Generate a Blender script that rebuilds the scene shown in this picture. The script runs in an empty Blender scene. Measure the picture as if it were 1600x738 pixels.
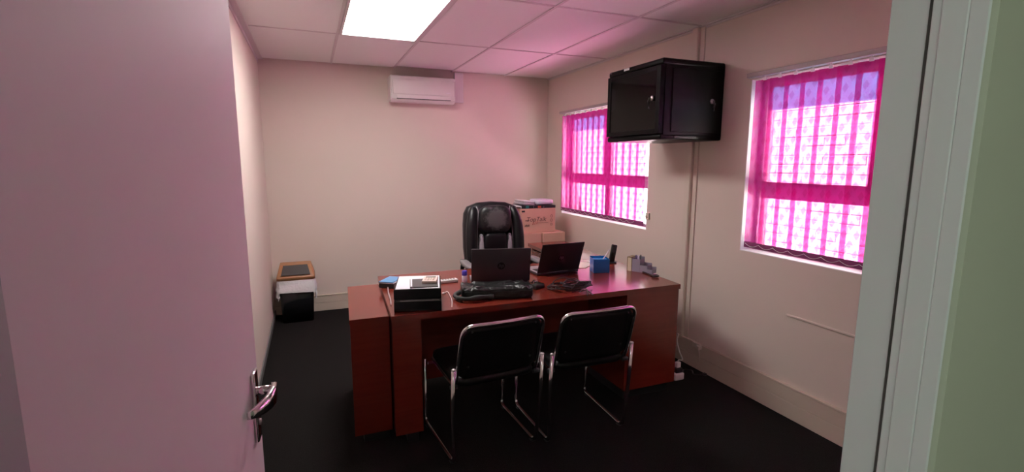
import bpy, bmesh, math, random
from mathutils import Vector, Matrix
random.seed(7)
sc = bpy.context.scene
COL = sc.collection

# ------------------------------------------------------------------ camera
FPX, YAW, PITCH, ROLL = 772.1, .3862, .1494, .0027
CAM = Vector((0, 0, 1.518))
_F = Vector((math.sin(YAW)*math.cos(PITCH), math.cos(YAW)*math.cos(PITCH), -math.sin(PITCH)))
_R = Vector((math.cos(YAW), -math.sin(YAW), 0))
_U = _R.cross(_F)
_R, _U = (math.cos(ROLL)*_R + math.sin(ROLL)*_U), (-math.sin(ROLL)*_R + math.cos(ROLL)*_U)
cam = bpy.data.cameras.new('camera')
cam.sensor_fit = 'HORIZONTAL'; cam.sensor_width = 36.0; cam.lens = FPX/1600*36
cam.clip_start = .01
camo = bpy.data.objects.new('camera', cam); COL.objects.link(camo)
camo.matrix_world = Matrix(((_R.x, _U.x, -_F.x, CAM.x), (_R.y, _U.y, -_F.y, CAM.y), (_R.z, _U.z, -_F.z, CAM.z), (0, 0, 0, 1)))
sc.camera = camo

# ------------------------------------------------------------------ light
PANEL = 11.3          # ceiling panel radiance
CORRIDOR = 6.3        # corridor lamp radiance
SUN = 145.0
SKY = .12
EXPOSURE = 0.95
w = bpy.data.worlds.new('sky'); sc.world = w; w.use_nodes = True
nt = w.node_tree; nt.nodes.clear()
o_ = nt.nodes.new('ShaderNodeOutputWorld'); b_ = nt.nodes.new('ShaderNodeBackground'); s_ = nt.nodes.new('ShaderNodeTexSky')
s_.sky_type = 'NISHITA'; s_.sun_disc = False; s_.ozone_density = 4.0; s_.dust_density = .3; s_.sun_elevation = math.radians(59); s_.sun_rotation = math.radians(-42.5)
nt.links.new(s_.outputs[0], b_.inputs[0]); b_.inputs[1].default_value = SKY; nt.links.new(b_.outputs[0], o_.inputs[0])
sl = bpy.data.lights.new('sun_offscreen', 'SUN'); sl.energy = SUN; sl.angle = .0093; sl.color = (1, .97, .92)
so = bpy.data.objects.new('sun_offscreen', sl); COL.objects.link(so)
so.rotation_euler = Vector((1, -1.09, -2.5)).to_track_quat('-Z', 'Y').to_euler(); so.location = (-3, 6, 9)
vs = sc.view_settings
vs.view_transform = 'Standard'; vs.look = 'None'; vs.gamma = 1; vs.exposure = EXPOSURE; vs.use_curve_mapping = False
sc.cycles.max_bounces = 10; sc.cycles.diffuse_bounces = 6; sc.cycles.transparent_max_bounces = 16

# ------------------------------------------------------------------ pixel helpers (a pixel gives a direction, the plane the distance)
def ray(u, v): return _F + _R*((u-800)/FPX) - _U*((v-369)/FPX)
def onZ(u, v, z):
    d = ray(u, v); return CAM + d*((z-CAM.z)/d.z)
def onY(u, v, y):
    d = ray(u, v); return CAM + d*((y-CAM.y)/d.y)
def onX(u, v, x):
    d = ray(u, v); return CAM + d*((x-CAM.x)/d.x)

# ------------------------------------------------------------------ materials
MATS = {}
def mat(name, col, rough=.6, metal=0., spec=.5, var=None, bump=None, coat=0., sheen=0.):
    if name in MATS: return MATS[name]
    m = bpy.data.materials.new(name); m.use_nodes = True
    n = m.node_tree.nodes; L = m.node_tree.links; p = n['Principled BSDF']
    p.inputs['Base Color'].default_value = (*col, 1); p.inputs['Roughness'].default_value = rough
    p.inputs['Metallic'].default_value = metal; p.inputs['Specular IOR Level'].default_value = spec
    p.inputs['Coat Weight'].default_value = coat
    tc = n.new('ShaderNodeTexCoord')
    if var:
        t = n.new('ShaderNodeTexNoise'); t.inputs['Scale'].default_value = var[0]; t.inputs['Detail'].default_value = 4
        L.new(tc.outputs['Object'], t.inputs['Vector'])
        r = n.new('ShaderNodeMix'); r.data_type = 'RGBA'
        r.inputs[6].default_value = (*[c*(1-var[1]) for c in col], 1); r.inputs[7].default_value = (*[min(1, c*(1+var[1])) for c in col], 1)
        L.new(t.outputs['Fac'], r.inputs[0]); L.new(r.outputs[2], p.inputs['Base Color'])
    if bump:
        t = n.new('ShaderNodeTexNoise'); t.inputs['Scale'].default_value = bump[0]; t.inputs['Detail'].default_value = 5
        L.new(tc.outputs['Object'], t.inputs['Vector'])
        b = n.new('ShaderNodeBump'); b.inputs['Strength'].default_value = bump[1]; b.inputs['Distance'].default_value = bump[2] if len(bump) > 2 else .01
        L.new(t.outputs['Fac'], b.inputs['Height']); L.new(b.outputs[0], p.inputs['Normal'])
    MATS[name] = m
    return m

def wood(name, c1, c2, rough=.27):
    m = bpy.data.materials.new(name); m.use_nodes = True
    n = m.node_tree.nodes; L = m.node_tree.links; p = n['Principled BSDF']
    tc = n.new('ShaderNodeTexCoord'); mp = n.new('ShaderNodeMapping'); mp.inputs['Scale'].default_value = (1.2, 16, 16)
    t = n.new('ShaderNodeTexNoise'); t.inputs['Scale'].default_value = 3; t.inputs['Detail'].default_value = 6; t.inputs['Distortion'].default_value = .6
    r = n.new('ShaderNodeMix'); r.data_type = 'RGBA'; r.inputs[6].default_value = (*c1, 1); r.inputs[7].default_value = (*c2, 1)
    L.new(tc.outputs['Object'], mp.inputs[0]); L.new(mp.outputs[0], t.inputs['Vector']); L.new(t.outputs['Fac'], r.inputs[0]); L.new(r.outputs[2], p.inputs['Base Color'])
    p.inputs['Roughness'].default_value = rough; p.inputs['Specular IOR Level'].default_value = 1.0
    MATS[name] = m; return m

def emit(name, col, s):
    m = bpy.data.materials.new(name); m.use_nodes = True
    n = m.node_tree.nodes; n.clear(); e = n.new('ShaderNodeEmission'); e.inputs[0].default_value = (*col, 1); e.inputs[1].default_value = s
    o = n.new('ShaderNodeOutputMaterial'); m.node_tree.links.new(e.outputs[0], o.inputs[0]); MATS[name] = m; return m

def glass_mat(name, tint, gloss):
    m = bpy.data.materials.new(name); m.use_nodes = True
    n = m.node_tree.nodes; L = m.node_tree.links; n.clear()
    t = n.new('ShaderNodeBsdfTransparent'); t.inputs[0].default_value = (*tint, 1)
    g = n.new('ShaderNodeBsdfGlossy'); g.inputs['Roughness'].default_value = .02
    x = n.new('ShaderNodeMixShader'); x.inputs[0].default_value = gloss; o = n.new('ShaderNodeOutputMaterial')
    L.new(t.outputs[0], x.inputs[1]); L.new(g.outputs[0], x.inputs[2]); L.new(x.outputs[0], o.inputs[0]); MATS[name] = m; return m

def fabric_mat(name):
    """sheer magenta blind cloth with small woven lozenges"""
    m = bpy.data.materials.new(name); m.use_nodes = True
    n = m.node_tree.nodes; L = m.node_tree.links; n.clear()
    tc = n.new('ShaderNodeTexCoord'); sep = n.new('ShaderNodeSeparateXYZ'); L.new(tc.outputs['Object'], sep.inputs[0])
    def math_(op, a, b=None):
        k = n.new('ShaderNodeMath'); k.operation = op
        for i, q in enumerate((a, b)):
            if q is None: continue
            if isinstance(q, (int, float)): k.inputs[i].default_value = q
            else: L.new(q, k.inputs[i])
        return k.outputs[0]
    yy = math_('MULTIPLY', sep.outputs['Y'], 1/.062); zz = math_('MULTIPLY', sep.outputs['Z'], 1/.10)
    a = math_('FRACT', math_('ADD', yy, zz)); b = math_('FRACT', math_('SUBTRACT', yy, zz))
    msk = math_('MULTIPLY', math_('LESS_THAN', a, .48), math_('LESS_THAN', b, .55))
    noi = n.new('ShaderNodeTexNoise'); noi.inputs['Scale'].default_value = 18; L.new(tc.outputs['Object'], noi.inputs[0])
    msk = math_('MULTIPLY', msk, math_('ADD', math_('MULTIPLY', noi.outputs[0], .5), .6))
    def mixc(c1, c2):
        r = n.new('ShaderNodeMix'); r.data_type = 'RGBA'; r.inputs[6].default_value = (*c1, 1); r.inputs[7].default_value = (*c2, 1)
        L.new(msk, r.inputs[0]); return r.outputs[2]
    tr = n.new('ShaderNodeBsdfTransparent'); L.new(mixc((.94, .42, .76), (.82, .20, .48)), tr.inputs[0])
    tl = n.new('ShaderNodeBsdfTranslucent'); L.new(mixc((.82, .03, .42), (.70, .02, .30)), tl.inputs[0])
    df = n.new('ShaderNodeBsdfDiffuse'); L.new(mixc((.50, .03, .24), (.45, .02, .20)), df.inputs[0])
    m1 = n.new('ShaderNodeMixShader'); m1.inputs[0].default_value = .82; L.new(tl.outputs[0], m1.inputs[1]); L.new(df.outputs[0], m1.inputs[2])
    m2 = n.new('ShaderNodeMixShader'); m2.inputs[0].default_value = .54; L.new(m1.outputs[0], m2.inputs[1]); L.new(tr.outputs[0], m2.inputs[2])
    o = n.new('ShaderNodeOutputMaterial'); L.new(m2.outputs[0], o.inputs[0]); MATS[name] = m; return m

def peel_mat(name, dark, grey, scale, thr, rough=.45):
    m = bpy.data.materials.new(name); m.use_nodes = True
    n = m.node_tree.nodes; L = m.node_tree.links; p = n['Principled BSDF']
    tc = n.new('ShaderNodeTexCoord'); t = n.new('ShaderNodeTexNoise'); t.inputs['Scale'].default_value = scale; t.inputs['Detail'].default_value = 8; t.inputs['Roughness'].default_value = .7
    L.new(tc.outputs['Generated'], t.inputs[0])
    g = n.new('ShaderNodeTexGradient'); g.gradient_type = 'SPHERICAL'
    mp = n.new('ShaderNodeMapping'); mp.inputs['Location'].default_value = (-1.0, -.0, -1.05); mp.inputs['Scale'].default_value = (2., .0, 1.9)
    L.new(tc.outputs['Generated'], mp.inputs[0]); L.new(mp.outputs[0], g.inputs[0])
    ad = n.new('ShaderNodeMath'); ad.operation = 'MULTIPLY_ADD'; ad.inputs[1].default_value = .9; L.new(g.outputs['Fac'], ad.inputs[0]); L.new(t.outputs['Fac'], ad.inputs[2])
    rp = n.new('ShaderNodeValToRGB'); rp.color_ramp.elements[0].position = thr; rp.color_ramp.elements[1].position = min(1., thr+.25)
    rp.color_ramp.elements[0].color = (*dark, 1); rp.color_ramp.elements[1].color = (*grey, 1)
    L.new(ad.outputs[0], rp.inputs[0]); L.new(rp.outputs[0], p.inputs['Base Color']); p.inputs['Roughness'].default_value = rough
    MATS[name] = m; return m

paint = mat('cream_wall_paint', (.68, .60, .53), .75, spec=.25, var=(1.3, .04), bump=(70, .08, .003))
green_paint = mat('pale_green_paint', (.50, .53, .42), .6, spec=.3, var=(2, .04), bump=(60, .06, .003))
frame_paint = mat('grey_frame_enamel', (.52, .56, .55), .35, spec=.45)
sealant = mat('dark_sealant', (.06, .055, .05), .9)
door_paint = mat('white_door_paint', (.84, .81, .81), .6, spec=.3, bump=(30, .03, .002))
tilem = mat('vinyl_ceiling_tile', (.80, .80, .78), .7, spec=.25, bump=(140, .12, .002))
gridm = mat('ceiling_grid_metal', (.62, .58, .58), .5, spec=.3)
whitep = mat('white_plastic', (.74, .71, .70), .38)
creamp = mat('cream_plastic', (.66, .58, .50), .45)
skirtm = mat('cream_trunking_plastic', (.60, .51, .42), .5)
carpet = mat('charcoal_carpet', (.013, .011, .011), .95, spec=.1, var=(160, .6), bump=(260, .8, .006))
deskw = wood('mahogany_laminate', (.13, .016, .008), (.20, .028, .015), .21)
desks = deskw
black = mat('black_plastic', (.012, .012, .013), .45)
blackg = mat('gloss_black', (.010, .010, .012), .18)
vinyl = mat('black_vinyl', (.005, .004, .0045), .45, spec=.25, bump=(90, .15, .004))
chrome = mat('chrome', (.78, .77, .78), .14, metal=1.)
steel = mat('worn_steel', (.55, .54, .54), .3, metal=1.)
rackm = mat('black_rack_steel', (.003, .0022, .0027), .36, spec=.11, bump=(300, .05, .001))
rackglass = mat('smoked_glass', (.003, .003, .003), .06, spec=.2)
alu = mat('grey_window_aluminium', (.42, .40, .42), .5)
glassm = glass_mat('window_glass', (.93, .95, .94), .06)
def frosted_mat(name, c, clear):
    m = bpy.data.materials.new(name); m.use_nodes = True
    n = m.node_tree.nodes; L = m.node_tree.links; n.clear()
    t = n.new('ShaderNodeBsdfTranslucent'); t.inputs[0].default_value = (*c, 1)
    g = n.new('ShaderNodeBsdfTransparent'); g.inputs[0].default_value = (*c, 1)
    x = n.new('ShaderNodeMixShader'); x.inputs[0].default_value = clear; o = n.new('ShaderNodeOutputMaterial')
    L.new(t.outputs[0], x.inputs[1]); L.new(g.outputs[0], x.inputs[2]); L.new(x.outputs[0], o.inputs[0]); MATS[name] = m; return m
frosted = frosted_mat('frosted_blue_film', (.20, .34, .44), .12)
fabric = fabric_mat('sheer_magenta_cloth')
hem = mat('plum_weight_pocket', (.26, .05, .17), .7)
card = mat('brown_cardboard', (.62, .38, .29), .8, spec=.15, var=(6, .08))
card_side = card
ink = mat('dark_ink', (.08, .04, .04), .8)
redink = mat('red_ink', (.55, .05, .06), .8)
paper = mat('white_paper', (.80, .80, .84), .7, spec=.2)
lilac = mat('plastic_wrapped_paper', (.72, .70, .82), .25)

# ------------------------------------------------------------------ mesh builder
class MB:
    def __init__(s): s.v = []; s.f = []; s.sm = []
    def add(s, vs_, fs, smooth=False, M=None):
        k = len(s.v)
        s.v += [tuple(M @ Vector(q)) if M else tuple(q) for q in vs_]
        s.f += [[i+k for i in f] for f in fs]; s.sm += [smooth]*len(fs); return s
    def box(s, lo, hi, bev=0, seg=2, M=None):
        bm = bmesh.new(); bmesh.ops.create_cube(bm, size=1)
        for q in bm.verts: q.co = Vector([lo[i]+(q.co[i]+.5)*(hi[i]-lo[i]) for i in range(3)])
        if bev: bmesh.ops.bevel(bm, geom=bm.edges[:], offset=bev, segments=seg, profile=.5, affect='EDGES', clamp_overlap=True)
        bm.verts.index_update()
        s.add([q.co.copy() for q in bm.verts], [[q.index for q in f.verts] for f in bm.faces], bev > 0 and seg > 2, M); bm.free(); return s
    def prism(s, pts, vec, M=None):
        n = len(pts); a = [Vector(p) for p in pts]; b = [p+Vector(vec) for p in a]
        fs = [list(range(n))[::-1], list(range(n, 2*n))]+[[i, (i+1) % n, n+(i+1) % n, n+i] for i in range(n)]
        return s.add(a+b, fs, False, M)
    def tube(s, pts, r, n=8, closed=False, M=None, rs=None):
        P = [Vector(p) for p in pts]; N = len(P); rings = []
        up = None
        for i in range(N):
            a = P[(i-1) % N] if (closed or i > 0) else P[0]; b = P[(i+1) % N] if (closed or i < N-1) else P[-1]
            t = (b-a).normalized() if (b-a).length > 1e-9 else Vector((0, 0, 1))
            if up is None: up = Vector((0, 0, 1)) if abs(t.z) < .9 else Vector((1, 0, 0))
            x = (up - t*up.dot(t)); x = x.normalized() if x.length > 1e-6 else t.orthogonal().normalized()
            up = x; y = t.cross(x); rr = rs[i] if rs else r
            rings.append([P[i]+(x*math.cos(2*math.pi*k/n)+y*math.sin(2*math.pi*k/n))*rr for k in range(n)])
        vs_ = [q for g in rings for q in g]; fs = []
        for i in range(N if closed else N-1):
            j = (i+1) % N
            for k in range(n): fs.append([i*n+k, i*n+(k+1) % n, j*n+(k+1) % n, j*n+k])
        s.add(vs_, fs, True, M)
        if not closed: s.add([q for q in rings[0]]+[q for q in rings[-1]], [list(range(n))[::-1], list(range(n, 2*n))], False, M)
        return s
    def lathe(s, prof, n=24, M=None, smooth=True):
        vs_ = []; fs = []
        for r, z in prof: vs_ += [(r*math.cos(2*math.pi*k/n), r*math.sin(2*math.pi*k/n), z) for k in range(n)]
        for i in range(len(prof)-1):
            for k in range(n): fs.append([i*n+k, i*n+(k+1) % n, (i+1)*n+(k+1) % n, (i+1)*n+k])
        s.add(vs_, fs, smooth, M)
        m = len(prof)-1
        s.add(vs_[:n]+vs_[m*n:], [list(range(n))[::-1], list(range(n, 2*n))], False, M); return s
    def soft(s, c, h, e1=.5, e2=.5, nu=20, nv=12, M=None, fn=None):
        """superellipsoid cushion: centre, half sizes"""
        sg = lambda q, e: math.copysign(abs(q)**e, q)
        vs_ = []; fs = []
        for j in range(nv+1):
            ph = -math.pi/2+math.pi*j/nv
            for i in range(nu):
                th = 2*math.pi*i/nu
                p = Vector((c[0]+h[0]*sg(math.cos(ph), e1)*sg(math.cos(th), e2), c[1]+h[1]*sg(math.cos(ph), e1)*sg(math.sin(th), e2), c[2]+h[2]*sg(math.sin(ph), e1)))
                vs_.append(fn(p) if fn else p)
        for j in range(nv):
            for i in range(nu): fs.append([j*nu+i, j*nu+(i+1) % nu, (j+1)*nu+(i+1) % nu, (j+1)*nu+i])
        return s.add(vs_, fs, True, M)
    def build(s, name, material, parent=None):
        me = bpy.data.meshes.new(name)
        off = Vector((0, 0, 0)); q = parent
        while q is not None: off += q.location; q = q.parent
        me.from_pydata([tuple(Vector(v)-off) for v in s.v], [], s.f)
        me.polygons.foreach_set('use_smooth', s.sm); me.materials.append(material)
        bm = bmesh.new(); bm.from_mesh(me)
        bmesh.ops.remove_doubles(bm, verts=bm.verts[:], dist=1e-5)
        bmesh.ops.recalc_face_normals(bm, faces=bm.faces[:]); bm.to_mesh(me); bm.free()
        me.update()
        o = bpy.data.objects.new(name, me); COL.objects.link(o); o.parent = parent
        return o

def fillet(pts, r, n=5):
    P = [Vector(p) for p in pts]; out = [P[0]]
    for i in range(1, len(P)-1):
        a = (P[i-1]-P[i]); b = (P[i+1]-P[i]); d = min(r, a.length*.45, b.length*.45)
        p0 = P[i]+a.normalized()*d; p1 = P[i]+b.normalized()*d
        for k in range(n+1):
            t = k/n; out.append((1-t)**2*p0+2*t*(1-t)*P[i]+t*t*p1)
    out.append(P[-1]); return out
def spline(pts, n=6):
    P = [Vector(p) for p in pts]; P = [2*P[0]-P[1]]+P+[2*P[-1]-P[-2]]; out = []
    for i in range(1, len(P)-2):
        for k in range(n):
            t = k/n; a, b, c, d = P[i-1:i+3]
            out.append(.5*((2*b)+(c-a)*t+(2*a-5*b+4*c-d)*t*t+(3*b-a-3*c+d)*t**3))
    out.append(P[-2]); return out
def tag(o, label=None, cat=None, group=None, kind=None):
    if label: o['label'] = label
    if cat: o['category'] = cat
    if group: o['group'] = group
    if kind: o['kind'] = kind
    return o
def thing(name, label, cat, loc=(0, 0, 0), group=None):
    o = bpy.data.objects.new(name, None); COL.objects.link(o); o.location = loc; o.empty_display_size = .05
    return tag(o, label, cat, group)
def struct_root(name, loc=(0, 0, 0)):
    o = bpy.data.objects.new(name, None); COL.objects.link(o); o.location = loc; o['kind'] = 'structure'; return o
def struct(o): o['kind'] = 'structure'; return o
def copy_tree(o, parent=None):
    c = o.copy(); COL.objects.link(c); c.parent = parent
    for ch in list(o.children): copy_tree(ch, c)
    return c
def text_mesh(name, s, size, M, material, parent, shear=0., bold=0.):
    cu = bpy.data.curves.new('t', 'FONT'); cu.body = s; cu.size = size; cu.align_x = 'CENTER'; cu.align_y = 'CENTER'; cu.shear = shear; cu.offset = bold; cu.extrude = .0004
    ob = bpy.data.objects.new('t', cu); me = bpy.data.meshes.new_from_object(ob); bpy.data.objects.remove(ob)
    off = Vector((0, 0, 0)); q = parent
    while q is not None: off += q.location; q = q.parent
    me.transform(Matrix.Translation(-off) @ M); me.name = name; me.materials.clear(); me.materials.append(material)
    o = bpy.data.objects.new(name, me); COL.objects.link(o); o.parent = parent; return o

# ================================================================== ROOM SHELL
XL, XR, Y0, YF, YC, ZC = -.393, 2.597, 5.287, .40, .30, 2.451
DXL, DXR = -.184, .646
ZS = 2.62
struct(MB().box((-1.7, -1.45, -.12), (2.95, 5.45, 0)).build('floor', carpet))
struct(MB().box((XL-.12, YC, 0), (XL, Y0, ZS)).build('wall_left', paint))
struct(MB().box((XL-.12, Y0, 0), (XR+.22, Y0+.12, ZS)).build('wall_back', paint))
WIN = [(.875, 2.405, .945, 2.028), (3.39, 4.915, .95, 2.022)]       # y0,y1,z0,z1
wr = MB(); X2 = XR+.22
ys = [YC, WIN[0][0], WIN[0][1], WIN[1][0], WIN[1][1], Y0]
for i in range(5):
    if i in (1, 3):
        wz = WIN[(i-1)//2]
        wr.box((XR, ys[i], 0), (X2, ys[i+1], wz[2])); wr.box((XR, ys[i], wz[3]), (X2, ys[i+1], ZS))
    else: wr.box((XR, ys[i], 0), (X2, ys[i+1], ZS))
struct(wr.build('wall_right', paint))
HD = 2.07
wf = MB()
wf.box((XL, .352, 0), (DXL-.03, YF, ZS)).box((DXR+.03, .352, 0), (XR, YF, ZS)).box((DXL-.03, .352, HD), (DXR+.03, YF, ZS))
struct(wf.build('wall_front', paint))
wc = MB()
wc.box((-1.6, YC, 0), (DXL-.012, .352, ZS)).box((DXR+.0, YC, 0), (XR+.22, .352, ZS)).box((DXL-.012, YC, HD), (DXR, .352, ZS))
struct(wc.build('wall_corridor_inner', green_paint))
struct(MB().box((-1.6, -1.4, 0), (2.82, -1.3, ZS)).build('wall_corridor_outer', green_paint))
struct(MB().box((-1.7, -1.4, 0), (-1.6, .352, ZS)).build('wall_corridor_left', green_paint))
struct(MB().box((2.72, -1.3, 0), (2.82, YC, ZS)).build('wall_corridor_right', green_paint))
struct(MB().box((-1.6, -1.3, 2.5), (2.72, YC, 2.53)).build('ceiling_corridor', tilem))
struct(MB().box((-1.7, -1.45, ZS), (2.82, 5.45, 2.72)).build('ceiling_slab', mat('concrete', (.35, .34, .33), .9)))

# ceiling: grid of tiles
ceil = struct_root('ceiling', (0, 0, ZC))
gx = [XL+.04, .247, .847, 1.447, 2.047, XR-.012]
gy = [YF+.01, .45, 1.65, 2.85, 4.057, Y0-.03]
for j in range(5):
    for i in range(5):
        if i == 1 and j == 3: continue
        y1 = gy[j+1]
        if i == 2 and j == 4: y1 -= .075
        if y1-gy[j] < .1: continue
        dz = random.uniform(0, .002)
        MB().box((gx[i]+.004, gy[j]+.004, ZC+.005+dz), (gx[i+1]-.004, y1-.004, ZC+.018+dz), .001, 1).build('ceiling_tile', tilem, ceil)
for x in gx[1:5]: MB().box((x-.010, YF, ZC), (x+.010, Y0-.02, ZC+.006)).box((x-.002, YF, ZC+.006), (x+.002, Y0-.02, ZC+.04)).build('grid_runner', gridm, ceil)
for y in gy[1:5]:
    for i in range(5):
        MB().box((gx[i]+.010, y-.009, ZC+.001), (gx[i+1]-.010, y+.009, ZC+.0065)).build('grid_cross_bar', gridm, ceil)
MB().box((XL, YF, ZC-.002), (XL+.046, Y0-.002, ZC+.02), .003, 1).box((XL, YF, ZC-.03), (XL+.006, Y0-.002, ZC)).build('edge_trim', gridm, ceil)
MB().box((XR-.024, YF, ZC-.001), (XR, Y0-.002, ZC+.006)).box((XR-.005, YF, ZC-.014), (XR, Y0-.002, ZC)).build('edge_trim', gridm, ceil)

# troffer panel light
t = thing('ceiling_light', 'bright rectangular panel light set into the tiled ceiling', 'ceiling light', (.547, 3.4535, ZC))
lx0, lx1, ly0, ly1 = .247+.012, .847-.012, 2.85+.012, 4.057-.012
fr = MB()
for a in ((lx0, lx0+.018, ly0, ly1), (lx1-.024, lx1, ly0, ly1), (lx0, lx1, ly0, ly0+.018), (lx0, lx1, ly1-.018, ly1)):
    fr.box((a[0], a[2], ZC-.006), (a[1], a[3], ZC+.05))
fr.build('frame', gridm, t)
MB().box((lx0+.018, ly0+.018, ZC+.012), (lx1-.024, ly1-.018, ZC+.02)).build('diffuser', emit('panel_glow', (1, .96, .93), PANEL), t)
MB().box((lx0, ly0, ZC+.05), (lx1, ly1, ZC+.06)).build('housing', steel, t)
t = thing('corridor_light_offscreen', 'rectangular panel light on the corridor ceiling outside the doorway', 'ceiling light', (-.8, -.7, 2.5))
MB().box((-1.4, -1.0, 2.47), (-.2, -.4, 2.5), .004, 1).build('frame', whitep, t)
MB().box((-1.38, -.98, 2.462), (-.22, -.42, 2.472)).build('diffuser_offscreen', emit('corridor_glow', (.94, 1, .96), CORRIDOR), t)

# skirting trunking
def skirt(name, lo, hi, axis, h):
    r = struct_root(name, lo)
    def bar(z0, z1, d, m, nm):
        a, b = list(lo), list(hi)
        if axis == 'x': a[1] = lo[1]-d; b[1] = lo[1]
        else: a[0] = lo[0]-d; b[0] = lo[0]
        a[2], b[2] = z0, z1
        MB().box(a, b, .003, 2).build(nm, m, r)
    bar(0, h*.50, .020, skirtm, 'lower_cover'); bar(h*.51, h*.93, .020, skirtm, 'upper_cover'); bar(h*.935, h, .024, skirtm, 'top_edge'); bar(h*.49, h*.53, .014, skirtm, 'joint')
    return r
skirt('baseboard_back', (XL, Y0, 0), (XR-.02, Y0, 0), 'x', .166)
skirt('baseboard_right', (XR, YF, 0), (XR, Y0, 0), 'y', .20)
struct(MB().box((XL, YF, 0), (XL+.010, Y0-.02, .055), .002, 1).build('baseboard_left', mat('grey_skirting', (.16, .15, .15), .6)))

# door frame (pressed steel) and door
def frame_side(name, xr, sgn):
    r = struct_root(name, (xr, .35, 0))
    X_ = lambda d: xr + sgn*d       # d>0 goes into the wall
    def bx(d0, d1, y0, y1, m, nm, z1=HD):
        a, b = sorted((X_(d0), X_(d1))); MB().box((a, y0, 0), (b, y1, z1), .0015, 1).build(nm, m, r)
    bx(0, .03, .3605, YF+.004, frame_paint, 'rebate')
    bx(-.004, .03, .354, .361, sealant, 'seal')
    bx(-.010, .03, .343, .3545, frame_paint, 'stop')
    bx(-.014, .0, .318, .3435, frame_paint, 'soffit')
    bx(-.014, -.011, .3005, .3185, frame_paint, 'soffit_lip')
    return r
frame_side('trim_1', DXR, 1)
frame_side('trim_2', DXL, -1)
struct(MB().box((DXL-.03, .3, HD-.045), (DXR+.03, YF+.004, HD), .002, 1).build('trim_3', frame_paint))

dh = Vector((-.186, .405, 0)); de = Vector((-.1348, 1.205, 0))
dd = (de-dh).normalized(); dn = Vector((dd.y, -dd.x, 0))       # dn = visible face normal (towards +x)
door = struct_root('door_1', dh)
DM = Matrix(((dd.x, dn.x, 0, dh.x), (dd.y, dn.y, 0, dh.y), (0, 0, 1, 0), (0, 0, 0, 1)))   # local: x along leaf, y out of face, z up
LW = (de-dh).length
MB().box((0, -.038, .008), (LW, 0, 2.03), .002, 1, DM).build('leaf', door_paint, door)
hp = MB().box((LW-.083, 0, .915), (LW-.047, .009, 1.072), .0035, 3, DM).build('handle_plate', chrome, door)
lv = MB()
xc, zc = LW-.065, 1.026
lv.tube([Vector((xc, .0, zc)), Vector((xc, .02, zc)), Vector((xc, .038, zc))], .0095, 12, M=DM)
arc = [(xc+.010, .040), (xc-.004, .044), (xc-.03, .0445), (xc-.06, .040), (xc-.085, .031), (xc-.105, .020), (xc-.115, .012)]
hw = [.012, .017, .018, .016, .013, .010, .007]
for k in range(len(arc)-1):
    (xa, ya), (xb, yb) = arc[k], arc[k+1]; a, b = hw[k], hw[k+1]; th = .0045
    lv.add([(xa, ya-th, zc-a), (xa, ya+th, zc-a), (xa, ya+th, zc+a), (xa, ya-th, zc+a), (xb, yb-th, zc-b), (xb, yb+th, zc-b), (xb, yb+th, zc+b), (xb, yb-th, zc+b)],
           [[0, 1, 5, 4], [1, 2, 6, 5], [2, 3, 7, 6], [3, 0, 4, 7]]+([[0, 3, 2, 1]] if k == 0 else [])+([[4, 5, 6, 7]] if k == len(arc)-2 else []), True, DM)
lv.build('lever', chrome, hp)
MB().lathe([(.007, 0), (.007, .003), (.004, .004)], 12, DM @ Matrix.Translation((xc, .009, .955)) @ Matrix.Rotation(-math.pi/2, 4, 'X')).build('keyhole', steel, hp)
for hz in (.25, 1.75): MB().lathe([(.006, 0), (.006, .1)], 10, Matrix.Translation((dh.x-.006, dh.y+.010, hz))).build('hinge', steel, door)

# ================================================================== OUTSIDE
struct(MB().box((2.82, -6, -.25), (30, 26, -.15)).build('ground_outside', mat('paving', (.62, .60, .57), .9, var=(4, .15))))
bw = struct_root('wall_outside', (5.2, 2, -.15))
brickm = mat('pale_grey_brick', (.155, .148, .148), .8, spec=.2, var=(3, .08), bump=(25, .2, .006))
mortar = mat('pale_mortar', (.14, .133, .133), .9)
MB().box((5.203, 1.0, -.15), (5.40, 14.0, 5.0)).build('mortar_core', mortar, bw)
bh, bl = .103, .232
bmesh_ = MB().box((-.012, 0, 0), (.012, bl-.012, bh-.013), .004, 1)
tmp = bmesh_.build('brick', brickm); bme = tmp.data; bpy.data.objects.remove(tmp)
rest = MB()
nrow = int(5.1/bh)
for r in range(nrow+1):
    z = -.15+r*bh
    for c in range(57):
        y = 1.0+c*bl+(bl/2 if r % 2 else 0)
        if 2.9 < y < 5.2 and z > .3 and z < 2.1:
            o = bpy.data.objects.new('brick', bme); COL.objects.link(o); o.parent = bw
            o.location = Vector((5.212+random.uniform(-.002, .002), y, z))-bw.location
        else: rest.box((5.200, y, z), (5.222, y+bl-.012, z+bh-.013))
o = rest.build('bricks_beyond', brickm, bw); o['kind'] = 'stuff'
MB().box((5.20, 1.0, 5.0), (5.40, 14.0, 5.06), .006, 1).build('coping', brickm, bw)
struct(MB().box((-2, 10.93, -.15), (4.0, 16, 5.11)).build('shadow_block', mat('shadow_block_plaster', (.6, .5, .45), .85)))  # unseen block added to cast the raked shadow on the brick wall
struct(MB().box((2.70, -1.4, 2.60), (3.05, 5.45, 2.74)).build('trim_eaves', mat('eaves_board', (.4, .38, .38), .7)))

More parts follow.
